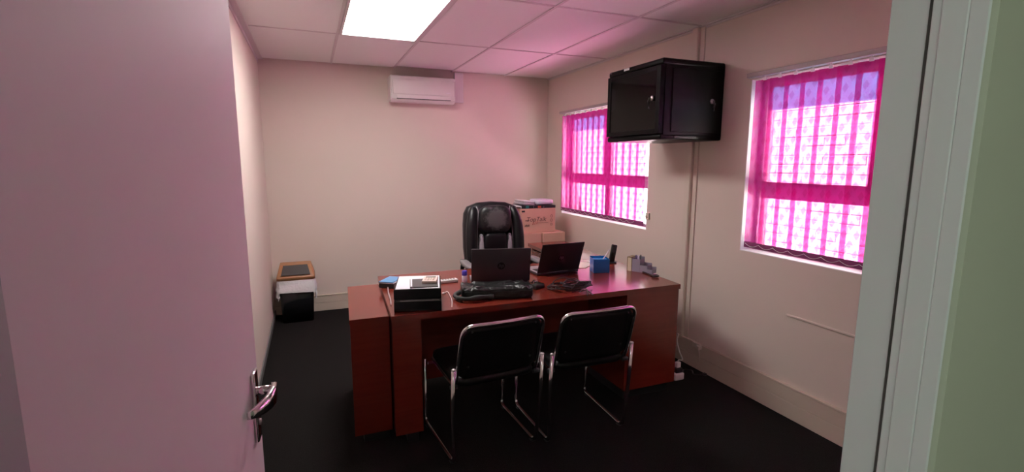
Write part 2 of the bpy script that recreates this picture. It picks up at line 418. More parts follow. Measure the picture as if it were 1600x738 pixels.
# ================================================================== WINDOWS + BLINDS
def window(idx, wz):
    y0, y1, z0, z1 = wz; fx0, fx1 = XR+.10, XR+.145
    r = struct_root('window_%d' % idx, (fx0, (y0+y1)/2, z0)); ym = (y0+y1)/2
    b = .030
    def bar(nm, ya, yb, za, zb, d=0): return MB().box((fx0-d, ya, za), (fx1, yb, zb), .003, 1).build(nm, alu, r)
    bar('frame_stile', y0, y0+b, z0, z1); bar('frame_stile', y1-b, y1, z0, z1); bar('frame_head', y0+b, y1-b, z1-b, z1); bar('frame_sill', y0+b, y1-b, z0, z0+b)
    bar('mullion', ym-.035, ym+.035, z0+b, z1-b, .004)
    zt0, zt1 = 1.292, 1.365
    for a, c in ((y0+b, ym-.035), (ym+.035, y1-b)):
        bar('transom', a, c, zt0, zt1, .006)
        for za, zb in ((z0+b, zt0), (zt1, z1-b)):
            zf = 1.839
            MB().box((fx0+.02, a, za), (fx0+.026, c, min(zb, zf) if za > 1.3 else zb)).build('pane', glassm, r)
            if za > 1.3: MB().box((fx0+.02, a, zf), (fx0+.026, c, zb)).build('frosted_strip', frosted, r)
        cs = MB()
        cs.box((fx0-.010, a, zt1), (fx0+.018, a+.022, z1-b)).box((fx0-.010, c-.022, zt1), (fx0+.018, c, z1-b)).box((fx0-.010, a+.022, zt1), (fx0+.018, c-.022, zt1+.03)).box((fx0-.010, a+.022, z1-b-.02), (fx0+.018, c-.022, z1-b))
        cs.build('casement', alu, r)
        hy = (a+c)/2-.02
        MB().box((fx0-.03, hy, zt1-.002), (fx0-.006, hy+.03, zt1+.03), .003, 1).box((fx0-.04, hy-.10, zt1+.012), (fx0-.026, hy+.02, zt1+.028), .003, 1).build('window_handle', black, r)
    wl = mat('white_reveal_lining', (.86, .85, .86), .5)
    MB().box((XR-.001, y0, z0), (fx0, y1, z0+.006), .001, 1).build('sill_board', wl, r)
    for a, c in ((y0, y0+.006), (y1-.006, y1)): MB().box((XR-.001, a, z0+.006), (fx0, c, z1), .001, 1).build('reveal_lining', wl, r)
    return r
window(1, WIN[0]); window(2, WIN[1])

def blind(wz, label, off):
    y0, y1, z0, z1 = wz; xv = XR-.030; yt = y1-.03
    t = thing('vertical_blind', label, 'blind', (xv, (y0+y1)/2, z1+.02), 'magenta vertical blinds')
    hr = MB().box((XR-.052, y0-.01, z1+.006), (XR-.003, y1-.004, z1+.034), .004, 2).build('headrail', mat('grey_headrail', (.40, .34, .34), .4), t)
    n = 14; pitch = (y1-off-.127-(y0+.01))/(n-1)
    wv = .127; za, zb = z0+.036, z1-.016
    vme = None
    for k in range(n):
        yc = y1-off-wv/2-k*pitch
        if vme is None:
            m = MB(); ns = 6; nz = 8
            for face in (0,):
                vs_ = []; fs = []
                for j in range(nz+1):
                    for i in range(ns+1):
                        u = -1+2*i/ns
                        vs_.append((.004*(1-u*u), u*wv/2, za+.035+(zb-za-.035)*j/nz))
                for j in range(nz):
                    for i in range(ns): q = j*(ns+1)+i; fs.append([q, q+1, q+ns+2, q+ns+1])
                m.add(vs_, fs, True)
            oo = m.build('vane', fabric); vme = oo.data; bpy.data.objects.remove(oo)
            m = MB().box((-.001, -wv/2, za), (.0045, wv/2, za+.036), .001, 1)
            oo = m.build('weight_pocket', hem); hme = oo.data; bpy.data.objects.remove(oo)
            m = MB().box((-.004, -.010, zb-.004), (.004, .010, zb+.012)).box((-.003, -.004, zb+.010), (.003, .004, z1+.008))
            oo = m.build('carrier_hook', whitep); cme = oo.data; bpy.data.objects.remove(oo)
        v = bpy.data.objects.new('vane', vme); COL.objects.link(v); v.parent = t
        v.location = Vector((xv, yc, 0))-t.location; v.rotation_euler.z = math.radians(4.5+random.uniform(-1, 1))
        for nm, me in (('weight_pocket', hme), ('carrier_hook', cme)):
            q = bpy.data.objects.new(nm, me); COL.objects.link(q); q.parent = v
        if k < n-1:
            ya = yc+wv*.40; yb = yc-pitch+wv*.40
            pts = [(xv-.009, ya+(yb-ya)*s/8, za+.026-.018*math.sin(math.pi*s/8)) for s in range(9)]
            MB().tube(pts, .0017, 5).build('bead_chain', mat('white_bead_chain', (.8, .78, .8), .4), t)
    return t
blind(WIN[0], 'sheer magenta vertical blind on the window nearest the doorway, clear of the black cabinet', .062)
blind(WIN[1], 'sheer magenta vertical blind on the far corner window, partly behind the black wall cabinet', .05)

# ================================================================== WALL FITTINGS
p = Vector((XR, 3.37, 1.071))
t = thing('chain_bracket', 'small cream plastic bracket on the wall beside the corner window', 'bracket', p)
MB().box((XR-.018, 3.345, 1.045), (XR, 3.385, 1.10), .004, 2).build('backplate', creamp, t)
MB().lathe([(.010, 0), (.010, .012), (.006, .014)], 14, Matrix.Translation((XR-.018, 3.365, 1.07)) @ Matrix.Rotation(-math.pi/2, 4, 'Y')).build('pulley_cap', creamp, t)
tk = thing('vertical_trunking', 'cream vertical cable trunking on the wall running down behind the black cabinet', 'cable trunking', (XR, 2.89, .2))
MB().box((XR-.030, 2.866, .20), (XR, 2.925, ZC-.004), .002, 1).build('channel', creamp, tk)
MB().box((XR-.034, 2.870, .20), (XR-.030, 2.921, ZC-.006), .0015, 1).build('cover', creamp, tk)
MB().box((XR-.010, 2.826, .20), (XR, 2.866, ZC-.004), .002, 1).build('side_conduit', creamp, tk)
tag(MB().box((XR-.010, .95, .612), (XR, 2.02, .626), .003, 1).build('wall_strip', paint), 'thin painted strip on the wall low down under the window nearest the doorway', 'wall strip')
t = thing('wall_socket', 'small cream socket clipped on top of the skirting trunking near the desk corner', 'socket', (XR-.022, 2.69, .19))
MB().box((XR-.046, 2.655, .172), (XR-.0245, 2.735, .208), .003, 2).build('faceplate', creamp, t)
MB().box((XR-.050, 2.67, .18), (XR-.046, 2.69, .20), .001, 1).build('rocker', whitep, t)
sk = MB().box((XR-.072, 2.64, .178), (XR-.046, 2.665, .203), .004, 2).build('plug', creamp, t)
MB().tube(spline([(XR-.06, 2.652, .18), (XR-.07, 2.63, .14), (XR-.062, 2.635, .10)], 5), .003, 6).build('flex', creamp, t)

# server cabinet
rx, ry0, ry1, rz0, rz1 = 2.075, 2.628, 3.235, 1.662, 2.168
t = thing('wall_cabinet', 'black steel network cabinet with smoked glass door mounted high on the wall', 'server cabinet', (XR, (ry0+ry1)/2, rz0))
MB().box((rx+.035, ry0, rz0+.02), (XR-.002, ry1, rz1-.02), .004, 2).build('body', rackm, t)
MB().box((rx+.012, ry0-.004, rz1-.04), (XR-.002, ry1+.004, rz1), .012, 3).build('top_cover', rackm, t)
MB().box((rx+.012, ry0-.004, rz0), (XR-.002, ry1+.004, rz0+.035), .012, 3).build('bottom_cover', rackm, t)
MB().box((rx+.09, ry0-.007, rz0+.05), (XR-.03, ry0+.002, rz1-.055), .003, 1).build('side_panel', rackm, t)
MB().box((rx+.12, ry0-.009, rz0+.012), (rx+.30, ry0-.003, rz0+.024)).build('vent_slot', black, t)
d = MB()
for a in ((ry0+.004, ry0+.044, rz0+.038, rz1-.042), (ry1-.044, ry1-.004, rz0+.038, rz1-.042), (ry0+.044, ry1-.044, rz0+.038, rz0+.070), (ry0+.044, ry1-.044, rz1-.074, rz1-.042)):
    d.box((rx, a[0], a[2]), (rx+.034, a[1], a[3]), .003, 2)
d = d.build('door', rackm, t)
MB().box((rx+.006, ry0+.044, rz0+.070), (rx+.012, ry1-.044, rz1-.074)).build('door_glass', rackglass, d)
MB().box((rx+.0085, 2.985, rz1-.020), (rx+.0125, 3.045, rz1-.006)).build('label_plate', mat('white_sticker', (.78, .76, .76), .5), t)
def lock(M, parent):
    l = MB().lathe([(.016, 0), (.016, .006), (.011, .010), (.0, .010)], 18, M).build('lock', steel, parent)
    k = MB().box((-.0012, -.014, .010), (.0012, .003, .028), 0, M=M).lathe([(.010, -.0012), (.010, .0012)], 12, M @ Matrix.Translation((0, -.020, .026)) @ Matrix.Rotation(math.pi/2, 4, 'Y'))
    k.box((-.001, -.064, .020), (.001, -.030, .028), 0, M=M).lathe([(.008, -.001), (.008, .001)], 12, M @ Matrix.Translation((0, -.036, .024)) @ Matrix.Rotation(math.pi/2, 4, 'Y'))
    k.build('key', steel, l)
lock(Matrix(((0, 0, -1, rx), (-1, 0, 0, 2.705), (0, 1, 0, 1.925), (0, 0, 0, 1))), d)
lock(Matrix(((1, 0, 0, 2.49), (0, 0, -1, ry0-.007), (0, 1, 0, 1.915), (0, 0, 0, 1))), t)

# air conditioner
ax0, ax1, ay, az0, az1 = .787, 1.434, 5.085, 2.105, 2.362
t = thing('air_conditioner', 'white wall-mounted air conditioner indoor unit just under the ceiling', 'air conditioner', ((ax0+ax1)/2, Y0, az0))
prof = [(Y0-.002, az0+.012), (Y0-.09, az0), (Y0-.16, az0+.006), (ay+.012, az0+.03), (ay, az0+.07), (ay, az1-.035), (ay+.010, az1-.012), (ay+.035, az1), (Y0-.002, az1)]
MB().prism([(ax0, a, b) for a, b in prof], (ax1-ax0, 0, 0)).build('body', whitep, t)
MB().box((ax0-.006, ay+.03, az0+.02), (ax0+.002, Y0-.004, az1-.008), .003, 2).box((ax1-.002, ay+.03, az0+.02), (ax1+.006, Y0-.004, az1-.008), .003, 2).build('side_caps', whitep, t)
MB().box((ax0+.012, ay-.010, az0+.072), (ax1-.012, ay+.004, az1-.045), .006, 3).build('front_panel', whitep, t)
MB().box((ax0+.05, ay-.002, az0+.034), (ax1-.05, ay+.02, az0+.066), .003, 2, ).build('louvre', whitep, t)
MB().box((ax0+.05, ay+.002, az0+.028), (ax1-.05, ay+.03, az0+.034)).build('outlet_slot', black, t)
MB().box((ax1-.10, ay-.0125, az0+.098), (ax1-.055, ay-.009, az0+.106), .001, 1).build('display', paper, t)
MB().box((ax0+.03, Y0-.14, az1-.001), (ax1-.03, Y0-.03, az1+.003)).build('intake_grille', mat('intake_dark', (.05, .04, .04), .8), t)
t = thing('pipe_cover', 'white vertical pipe cover on the back wall beside the air conditioner', 'pipe cover', (1.52, Y0, 2.14))
MB().box((1.472, Y0-.045, 2.14), (1.568, Y0, ZC-.003), .004, 2).build('cover', whitep, t)
MB().box((1.440, Y0-.03, 2.16), (1.474, Y0, 2.22), .003, 1).build('elbow', whitep, t)

# ================================================================== DESK
ZD = .74
mFL, mFR, mBL, mBR = (.345, 2.466), (2.176, 2.466), (.392, 3.40), (2.225, 3.40)
t = thing('office_desk', 'dark red mahogany office desk with glossy top standing across the room', 'desk', (1.27, 2.93, 0))
MB().box((.352, 2.50, .065), (.50, 2.518, ZD-.032)).build('front_panel', desks, t)
MB().prism([(*mFL, ZD-.032), (*mFR, ZD-.032), (*mBR, ZD-.032), (*mBL, ZD-.032)], (0, 0, .032)).build('desktop', deskw, t)
fe = .0025
MB().box((mFL[0], mFL[1]-fe, ZD-.032), (mFR[0], mFL[1], ZD-.002)).build('front_edge_band', deskw, t)
MB().box((1.775, 2.474, .075), (2.172, 2.492, ZD-.032)).build('front_panel', desks, t)
MB().box((2.155, 2.492, .075), (2.172, 3.36, ZD-.032)).build('side_panel', desks, t)
MB().box((1.775, 2.492, .075), (1.793, 3.30, ZD-.032)).build('side_panel', desks, t)
MB().box((1.80, 2.52, 0), (2.15, 3.30, .075)).build('plinth', black, t)
MB().box((.50, 2.93, .16), (1.775, 2.948, ZD-.032)).build('modesty_panel', desks, t)
MB().prism([(.352, 2.518, .065), (.364, 2.518, .065), (.402, 3.28, .065), (.390, 3.28, .065)], (0, 0, ZD-.032-.065)).build('end_panel', desks, t)
MB().box((.482, 2.518, .065), (.50, 3.36, ZD-.032)).build('end_panel', desks, t)
MB().box((.42, 2.53, 0), (.48, 3.30, .065)).build('plinth', black, t)
pFL, pBL = (.147, 2.593), (.188, 3.305)
# side pedestal
t = thing('side_pedestal', 'dark red mahogany pedestal butted against the desk end, slightly lower', 'cabinet', (.26, 2.93, 0))
ZP = .712
MB().prism([(.147, 2.575, ZP-.028), (.3475, 2.575, ZP-.028), (.3840, 3.30, ZP-.028), (.188, 3.30, ZP-.028)], (0, 0, .026)).build('top', deskw, t)
MB().prism([(.150, 2.579, .065), (.3465, 2.579, .065), (.380, 3.295, .065), (.190, 3.295, .065)], (0, 0, ZP-.028-.065)).build('body', desks, t)
MB().box((.20, 2.62, 0), (.335, 3.27, .065)).build('plinth', black, t)
# return desk along the window wall
t = thing('desk_return', 'mahogany side return of the desk running along the window wall towards the boxes', 'desk', (2.1, 3.9, 0))
rt = [(1.86, 3.405), (2.225, 3.405), (2.31, 4.30), (1.915, 4.30)]
MB().prism([(a, b, ZD-.030) for a, b in rt], (0, 0, .030)).build('desktop', deskw, t)
MB().box((1.935, 4.24, .0), (2.29, 4.258, ZD-.03)).build('end_panel', desks, t)
MB().box((2.19, 3.42, .06), (2.208, 4.24, ZD-.03)).build('back_panel', desks, t)
pd = MB().box((1.94, 3.78, .04), (2.18, 4.235, ZD-.03)).build('drawer_unit', desks, t)
for k in range(3):
    z = .06+k*.215
    dr = MB().box((1.925, 3.79, z), (1.94, 4.225, z+.20), .003, 1).build('drawer', desks, t)
    MB().tube(fillet([(1.925, 3.95, z+.13), (1.908, 3.95, z+.13), (1.908, 4.07, z+.13), (1.925, 4.07, z+.13)], .01, 3), .004, 8).build('pull', steel, dr)

# ================================================================== VISITOR CHAIRS
def visitor_chair():
    t = thing('visitor_chair', '', 'chair', (0, 0, 0), 'visitor chairs in front of the desk')
    R = .0105
    wt, wb = .222, .232          # half width at back / at floor
    # back hoop + seat rails
    pts = [(-wt, .47, .425), (-wt, .05, .415), (-wt+.002, .012, .47), (-wt+.004, -.075, .775), ]
    hoop = [(-wt, .40, .432), (-wt, .045, .418), (-wt, .012, .46), (-wt+.004, -.078, .758), (-.08, -.092, .758), (.08, -.092, .758), (wt-.004, -.078, .758), (wt, .012, .46), (wt, .045, .418), (wt, .40, .432)]
    MB().tube(fillet(hoop, .07, 7), R, 10).build('back_hoop', chrome, t)
    for s in (-1, 1):
        leg = [(s*(wt+.022), -.012, .525), (s*(wt+.024), .005, .30), (s*wb, .03, .012), (s*(wb+.012), .50, .012), (s*(wt+.03), .455, .415)]
        MB().tube(fillet(leg, .05, 6), R, 10).build('sled_leg', chrome, t)
        MB().soft((s*(wt+.022), -.012, .527), (.012, .012, .008), 1, 1, 10, 6).build('end_cap', steel, t)
        MB().box((s*wb-.012, .05, 0), (s*wb+.012, .08, .010), .003, 1).build('foot_glide', black, t)
        MB().box((s*(wb+.011)-.012, .44, 0), (s*(wb+.011)+.012, .47, .010), .003, 1).build('foot_glide', black, t)
        MB().tube([(s*(wt+.026), .03, .42), (s*(wt-.01), .03, .42)], .012, 8).build('bracket', black, t)
    MB().tube([(-wt-.02, .43, .395), (wt+.02, .43, .395)], .009, 8).build('cross_bar', chrome, t)
    # backrest: curved panel
    vs_ = []; fs = []; nu, nv = 14, 10
    for side in (0, 1):
        for j in range(nv+1):
            for i in range(nu+1):
                u = -1+2*i/nu; v = j/nv; z = .462+(.746-.462)*v
                y = .012-(z-.46)*.30-.016*(1-u*u)+(.004 if side == 0 else .032-.012*abs(u)**4)
                zz = z
                w_ = wt-.010
                cor = max(0, abs(u)-.85)/.15
                if v < .15: zz += .02*cor**2*(1-v/.15)
                if v > .75: zz -= .045*cor**2*(v-.75)/.25
                vs_.append((u*w_, y, zz))
    K = (nu+1)*(nv+1)
    for j in range(nv):
        for i in range(nu):
            q = j*(nu+1)+i; fs += [[q, q+1, q+nu+2, q+nu+1], [K+q, K+q+nu+1, K+q+nu+2, K+q+1]]
    bd = [i for i in range(nu+1)]+[(j)*(nu+1)+nu for j in range(1, nv+1)]+[nv*(nu+1)+i for i in range(nu-1, -1, -1)]+[j*(nu+1) for j in range(nv-1, 0, -1)]
    for a, b in zip(bd, bd[1:]+bd[:1]): fs.append([a, b, K+b, K+a])
    MB().add(vs_, fs, True).build('backrest', vinyl, t)
    for u in (-.17, .17):
        for z in (.53, .725):
            MB().soft((u, .012-(z-.46)*.30-.006, z), (.006, .004, .006), 1, 1, 8, 6).build('rivet', black, t)
    MB().soft((0, .235, .440), (.222, .235, .028), .35, .28, 28, 10).build('seat', vinyl, t)
    return t
ch = visitor_chair(); ch['label'] = 'black vinyl chrome-framed visitor chair in front of the long black case'
c2 = copy_tree(ch); c2['label'] = 'black vinyl chrome-framed visitor chair in front of the tangled cables'
ch.location = (.830, 2.215, 0); ch.rotation_euler.z = math.radians(4)
c2.location = (1.360, 2.195, 0); c2.rotation_euler.z = math.radians(-1)

# ================================================================== EXECUTIVE CHAIR
peel_head = peel_mat('worn_leather_headrest', (.007, .006, .008), (.11, .10, .105), 9, .70)
peel_grey = peel_mat('flaked_leather', (.03, .025, .03), (.42, .38, .42), 7, .55, .6)
leath = mat('black_leather', (.007, .006, .008), .36, spec=.35, bump=(60, .2, .004))
t = thing('executive_chair', 'high-backed black leather office chair with flaking leather behind the desk', 'office chair', (0, 0, 0))
def back_y(z): return .235+.10*(z-.5)
outline = [(-.20, .50), (-.235, .60), (-.252, .80), (-.250, 1.00), (-.240, 1.09), (-.21, 1.145), (-.12, 1.178), (0, 1.187), (.12, 1.178), (.21, 1.145), (.240, 1.09), (.250, 1.00), (.252, .80), (.235, .60), (.20, .50)]
m = MB(); n = len(outline)
ring = []
for (dy, sc_) in ((-.02, .93), (.0, .985), (.035, 1.0), (.07, .985), (.09, .9)):
    ring.append([(x*sc_, back_y(z)+dy, .84+(z-.84)*(1-(1-sc_)*.5)) for x, z in outline])
vs_ = [q for g in ring for q in g]; fs = [list(range(n)), [4*n+i for i in range(n)][::-1]]
for a in range(4):
    for i in range(n): fs.append([a*n+i, a*n+(i+1) % n, (a+1)*n+(i+1) % n, (a+1)*n+i])
m.add(vs_, fs, True); m.build('back_shell', leath, t)
for s in (-1, 1):
    pts = [(s*.185, .215, .52), (s*.200, .195, .66), (s*.205, .205, .82), (s*.198, .225, .98), (s*.182, .252, 1.08), (s*.165, .285, 1.135)]
    MB().tube(spline(pts, 5), .04, 12, rs=[.03+.018*math.sin(math.pi*min(1, max(0, i/25))) for i in range(26)]).build('side_bolster', leath, t)
    pip = [(s*.150, .20, .60), (s*.155, .205, .80), (s*.150, .222, .98), (s*.135, .245, 1.10), (s*.145, .27, 1.15)]
    MB().tube(spline(pip, 5), .0045, 6).build('piping', mat('grey_piping', (.30, .28, .30), .5), t)
    MB().soft((s*.122, .205, .76), (.026, .022, .17), .6, .5, 12, 10).build('flaked_strip', peel_grey, t)
MB().soft((0, .228, 1.045), (.138, .062, .118), .6, .55, 28, 16).build('headrest', peel_head, t)
for k, (z, hz) in enumerate(((.86, .078), (.70, .09), (.56, .07))):
    MB().soft((0, .212-.005*k, z), (.098, .045, hz), .45, .45, 24, 12).build('lumbar_cushion', leath, t)
MB().soft((0, -.02, .50), (.255, .26, .065), .4, .4, 30, 12).build('seat', leath, t)
for s in (-1, 1):
    MB().tube(fillet([(s*.20, .12, .44), (s*.285, .14, .46), (s*.295, .17, .70), (s*.290, -.14, .715), (s*.285, -.16, .50), (s*.20, -.12, .44)], .07, 6), .016, 10).build('arm', black, t)
    MB().soft((s*.292, -.0, .728), (.034, .165, .018), .5, .6, 20, 8).build('arm_pad', mat('grey_arm_pad', (.20, .18, .19), .22), t)  # pad is an even grey, lighter than the black arm
MB().lathe([(.03, .07), (.03, .25), (.022, .25), (.022, .44)], 16).build('gas_lift', black, t)
MB().box((-.10, -.10, .425), (.10, .10, .45), .006, 2).build('seat_plate', black, t)
for k in range(5):
    a = math.radians(72*k+20); c_, s2 = math.cos(a), math.sin(a)
    bl_ = MB().tube([(.02*c_, .02*s2, .105), (.16*c_, .16*s2, .095), (.30*c_, .30*s2, .075)], .02, 10, rs=[.026, .021, .015]).build('base_spoke', black, t)
    cs = MB()
    for off in (-.014, .014):
        cs.lathe([(.027, -.008), (.029, 0), (.027, .008)], 16, Matrix.Translation((.30*c_-off*s2, .30*s2+off*c_, .029)) @ Matrix.Rotation(a, 4, 'Z') @ Matrix.Rotation(math.pi/2, 4, 'X'))
    cs.build('castor', black, bl_)
t.location = (1.385, 3.60, 0); t.rotation_euler.z = math.radians(-4)

# ================================================================== BIN
bx, by = -.172, 5.065
t = thing('pedal_bin', 'black waste bin with tan swing lid and white bin liner in the corner', 'bin', (bx, by, 0))
def frust(z0, w0, d0, z1, w1, d1, r=.03, cx=bx, cy=by, n=5, dy1=0):
    def ring(z, w_, d_, dy):
        out = []
        for qx, qy, a0 in ((1, 1, 0), (-1, 1, 90), (-1, -1, 180), (1, -1, 270)):
            for k in range(n+1):
                a = math.radians(a0+90*k/n); out.append((cx+qx*(w_/2-r)+r*math.cos(a), cy+dy+qy*(d_/2-r)+r*math.sin(a), z))
        return out
    A, B = ring(z0, w0, d0, 0), ring(z1, w1, d1, dy1); N = len(A)
    return A, B, [[i, (i+1) % N, N+(i+1) % N, N+i] for i in range(N)]
A, B, fs = frust(0, .27, .20, .40, .312, .232); N = len(A)
MB().add(A+B, fs, True).add(A+B, [list(range(N))[::-1], list(range(N, 2*N))]).build('body', blackg, t)
m = MB(); A, B, _ = frust(.278, .352, .270, .424, .326, .244, n=14); N = len(A); rows = 6; vs_ = []
for j in range(rows+1):
    q = j/rows
    for i in range(N):
        a, b = Vector(A[i]), Vector(B[i]); p = a.lerp(b, q); c = Vector((bx, by, p.z)); d_ = (p-c).normalized()
        wob = .007*math.sin(i*1.9+j)+.005*math.sin(i*3.7+2*j)
        p += d_*wob*(1-q*.8); p.z += (1-q)*(.030*math.sin(i*.42+1)+.020*math.sin(i*1.05)-.01)
        vs_.append(p)
m.add(vs_, [[j*N+i, j*N+(i+1) % N, (j+1)*N+(i+1) % N, (j+1)*N+i] for j in range(rows) for i in range(N)], True)
liner = m.build('bin_liner', mat('white_bin_bag', (.80, .79, .80), .4, bump=(40, .6, .01)), t)
tan = mat('tan_plastic', (.40, .19, .085), .45)
A, B, fs = frust(.415, .335, .252, .442, .335, .252); A2, B2, fs2 = frust(.442, .335, .252, .552, .272, .150, .022, dy1=.012); N = len(A)
lid = MB().add(A+B, fs, True).add(A2+B2, fs2, True).add(B2, [list(range(N))]).add(A, [list(range(N))[::-1]]).build('lid', tan, t)
f0 = lambda q, s_: (bx+s_*(.128-.024*q), by-.126+.063*q-.006, .449+.099*q+.003)
a, b, c, d = f0(.12, -1), f0(.12, 1), f0(.97, 1), f0(.97, -1)
nrm = (Vector(b)-Vector(a)).cross(Vector(d)-Vector(a)).normalized()
MB().prism([a, b, c, d], nrm*.004).build('swing_flap', mat('dark_brown_flap', (.035, .020, .018), .5), lid)

# ================================================================== BOXES IN THE CORNER
def carton(label, lo, hi, rz=0, flaps=True, m=card, printed=False):
    c = Vector(((lo[0]+hi[0])/2, (lo[1]+hi[1])/2, lo[2]))
    t = thing('cardboard_box', label, 'box', c, 'cardboard boxes stacked in the corner')
    MB().box(lo, hi, .004, 2).build('carton', m, t)
    ym = (lo[1]+hi[1])/2
    MB().box((lo[0]+.002, lo[1]+.002, hi[2]), (hi[0]-.002, ym-.002, hi[2]+.003)).build('flap', card_side, t)
    MB().box((lo[0]+.002, ym+.002, hi[2]), (hi[0]-.002, hi[1]-.002, hi[2]+.003)).build('flap', card_side, t)
    MB().box((lo[0]+.002, ym-.025, hi[2]+.003), (hi[0]-.002, ym+.025, hi[2]+.0036)).build('packing_tape', mat('packing_tape', (.50, .33, .22), .3), t)
    t.rotation_euler.z = rz
    return t
carton('plain brown box on the floor under the stack, away from the window', (1.925, 4.54, 0), (2.168, 4.93, .395))
carton('plain brown box on the floor under the stack, beside the window wall', (2.175, 4.50, 0), (2.425, 4.93, .395))
carton('plain brown box under the printed box, on the chair side of the stack', (1.925, 4.52, .399), (2.168, 4.93, .795))
carton('plain brown box under the printed box, on the window side of the stack', (2.175, 4.50, .399), (2.425, 4.93, .795))
t = carton('brown printed cardboard box with script lettering on top of the stacked boxes', (1.945, 4.55, .800), (2.335, 4.92, 1.045))
FM = lambda x, z: Matrix(((1, 0, 0, x), (0, 0, -1, 4.5495), (0, 1, 0, z), (0, 0, 0, 1)))
text_mesh('lettering', 'TopTalk', .066, FM(2.115, .935), ink, t, .25)
rd = MB().tube([(2.075+.012*k, 4.5485, .898+(.012 if k % 2 else -.018)+.002*k) for k in range(6)], .0022, 5)
rd.build('red_scribble', redink, t)
for a, b, c, d in ((2.13, 2.255, .897, .9), (1.995, 2.04, .927, .932), (1.995, 2.035, .919, .923)): MB().box((a, 4.5488, c), (b, 4.5502, d)).build('print_line', ink, t)
for k in range(4): MB().box((1.992+k*.013, 4.5488, .866), (2.001+k*.013, 4.5502, .880+.006*(k % 2))).build('print_mark', ink, t)
for k, z in enumerate((.965, .922, .878)):
    MB().tube([(2.290+.011*math.cos(q*math.pi/(4 if k == 0 else 6 if k == 1 else 2)+.78), 4.5488, z+.014*math.sin(q*math.pi/(4 if k == 0 else 6 if k == 1 else 2)+.78)) for q in range((8, 12, 4)[k])], .0018, 5, True).build('handling_mark', ink, t)
MB().box((1.955, 4.5480, 1.012), (1.99, 4.5502, 1.030)).build('tape_tab', black, t)
bk = [('black_book', 'flat black book with teal spine end lying on the printed box', 1.955, 2.085, .030, (.016, .016, .02)),
      ('orange_book', 'flat black book with orange-red spine on the printed box', 2.09, 2.20, .028, (.018, .016, .018)),
      ('black_ledger', 'flat black ledger on the window side of the printed box top', 2.205, 2.335, .026, (.015, .014, .016))]
for nm, lb, a, b, h, c in bk:
    bt = thing(nm, lb, 'book', ((a+b)/2, 4.68, 1.0490), 'books on the printed box')
    cv = mat(nm+'_cover', c, .45)
    MB().box((a, 4.555, 1.049), (b, 4.80, 1.052)).box((a, 4.555, 1.049+h-.003), (b, 4.80, 1.049+h)).box((a, 4.552, 1.049), (b, 4.556, 1.049+h)).build('cover', cv, bt)
    MB().box((a+.003, 4.557, 1.0521), (b-.003, 4.796, 1.049+h-.0031)).build('pages', paper, bt)
    if nm != 'black_ledger':
        MB().box((a+.045, 4.5505, 1.051), (a+.080, 4.5525, 1.047+h)).build('spine_label', mat(nm+'_label', (.03, .22, .22) if nm == 'black_book' else (.55, .11, .04), .5), bt)
t = thing('wrapped_papers', 'lilac-white plastic wrapped paper ream on top of the books', 'paper ream', (2.235, 4.68, 1.08))
MB().soft((2.232, 4.68, 1.107), (.100, .11, .028), .45, .35, 28, 10).build('ream', lilac, t)
MB().box((2.14, 4.60, 1.081), (2.31, 4.76, 1.084)).build('base_sheet', paper, t)
t = thing('envelope_stack', 'grey-white envelopes leaning askew over the books beside the wrapped ream', 'envelopes', (2.05, 4.68, 1.08))
for k in range(4):
    EM = Matrix.Translation((2.035+.006*k, 4.68+.008*k, 1.084+.011*k)) @ Matrix.Rotation(.18-.06*k, 4, 'Z') @ Matrix.Rotation(math.radians(5), 4, 'Y')
    MB().box((-.062, -.11, -.003), (.062, .11, .004), .002, 1, EM).build('envelope', paper if k % 2 else mat('grey_envelope', (.45, .42, .45), .6), t)
t = thing('paper_pad', 'cream paper pad sloping over the chair side edge of the printed box', 'paper pad', (1.90, 4.68, 1.05))
EM = Matrix.Translation((1.905, 4.69, 1.057)) @ Matrix.Rotation(math.radians(3), 4, 'Y')
MB().box((-.045, -.12, -.004), (.045, .10, .008), .001, 1, EM).build('sheets', mat('cream_paper', (.70, .60, .55), .7), t)
MB().box((-.045, -.122, -.0045), (.045, -.10, .0095), .001, 1, EM).build('binding', ink, t)

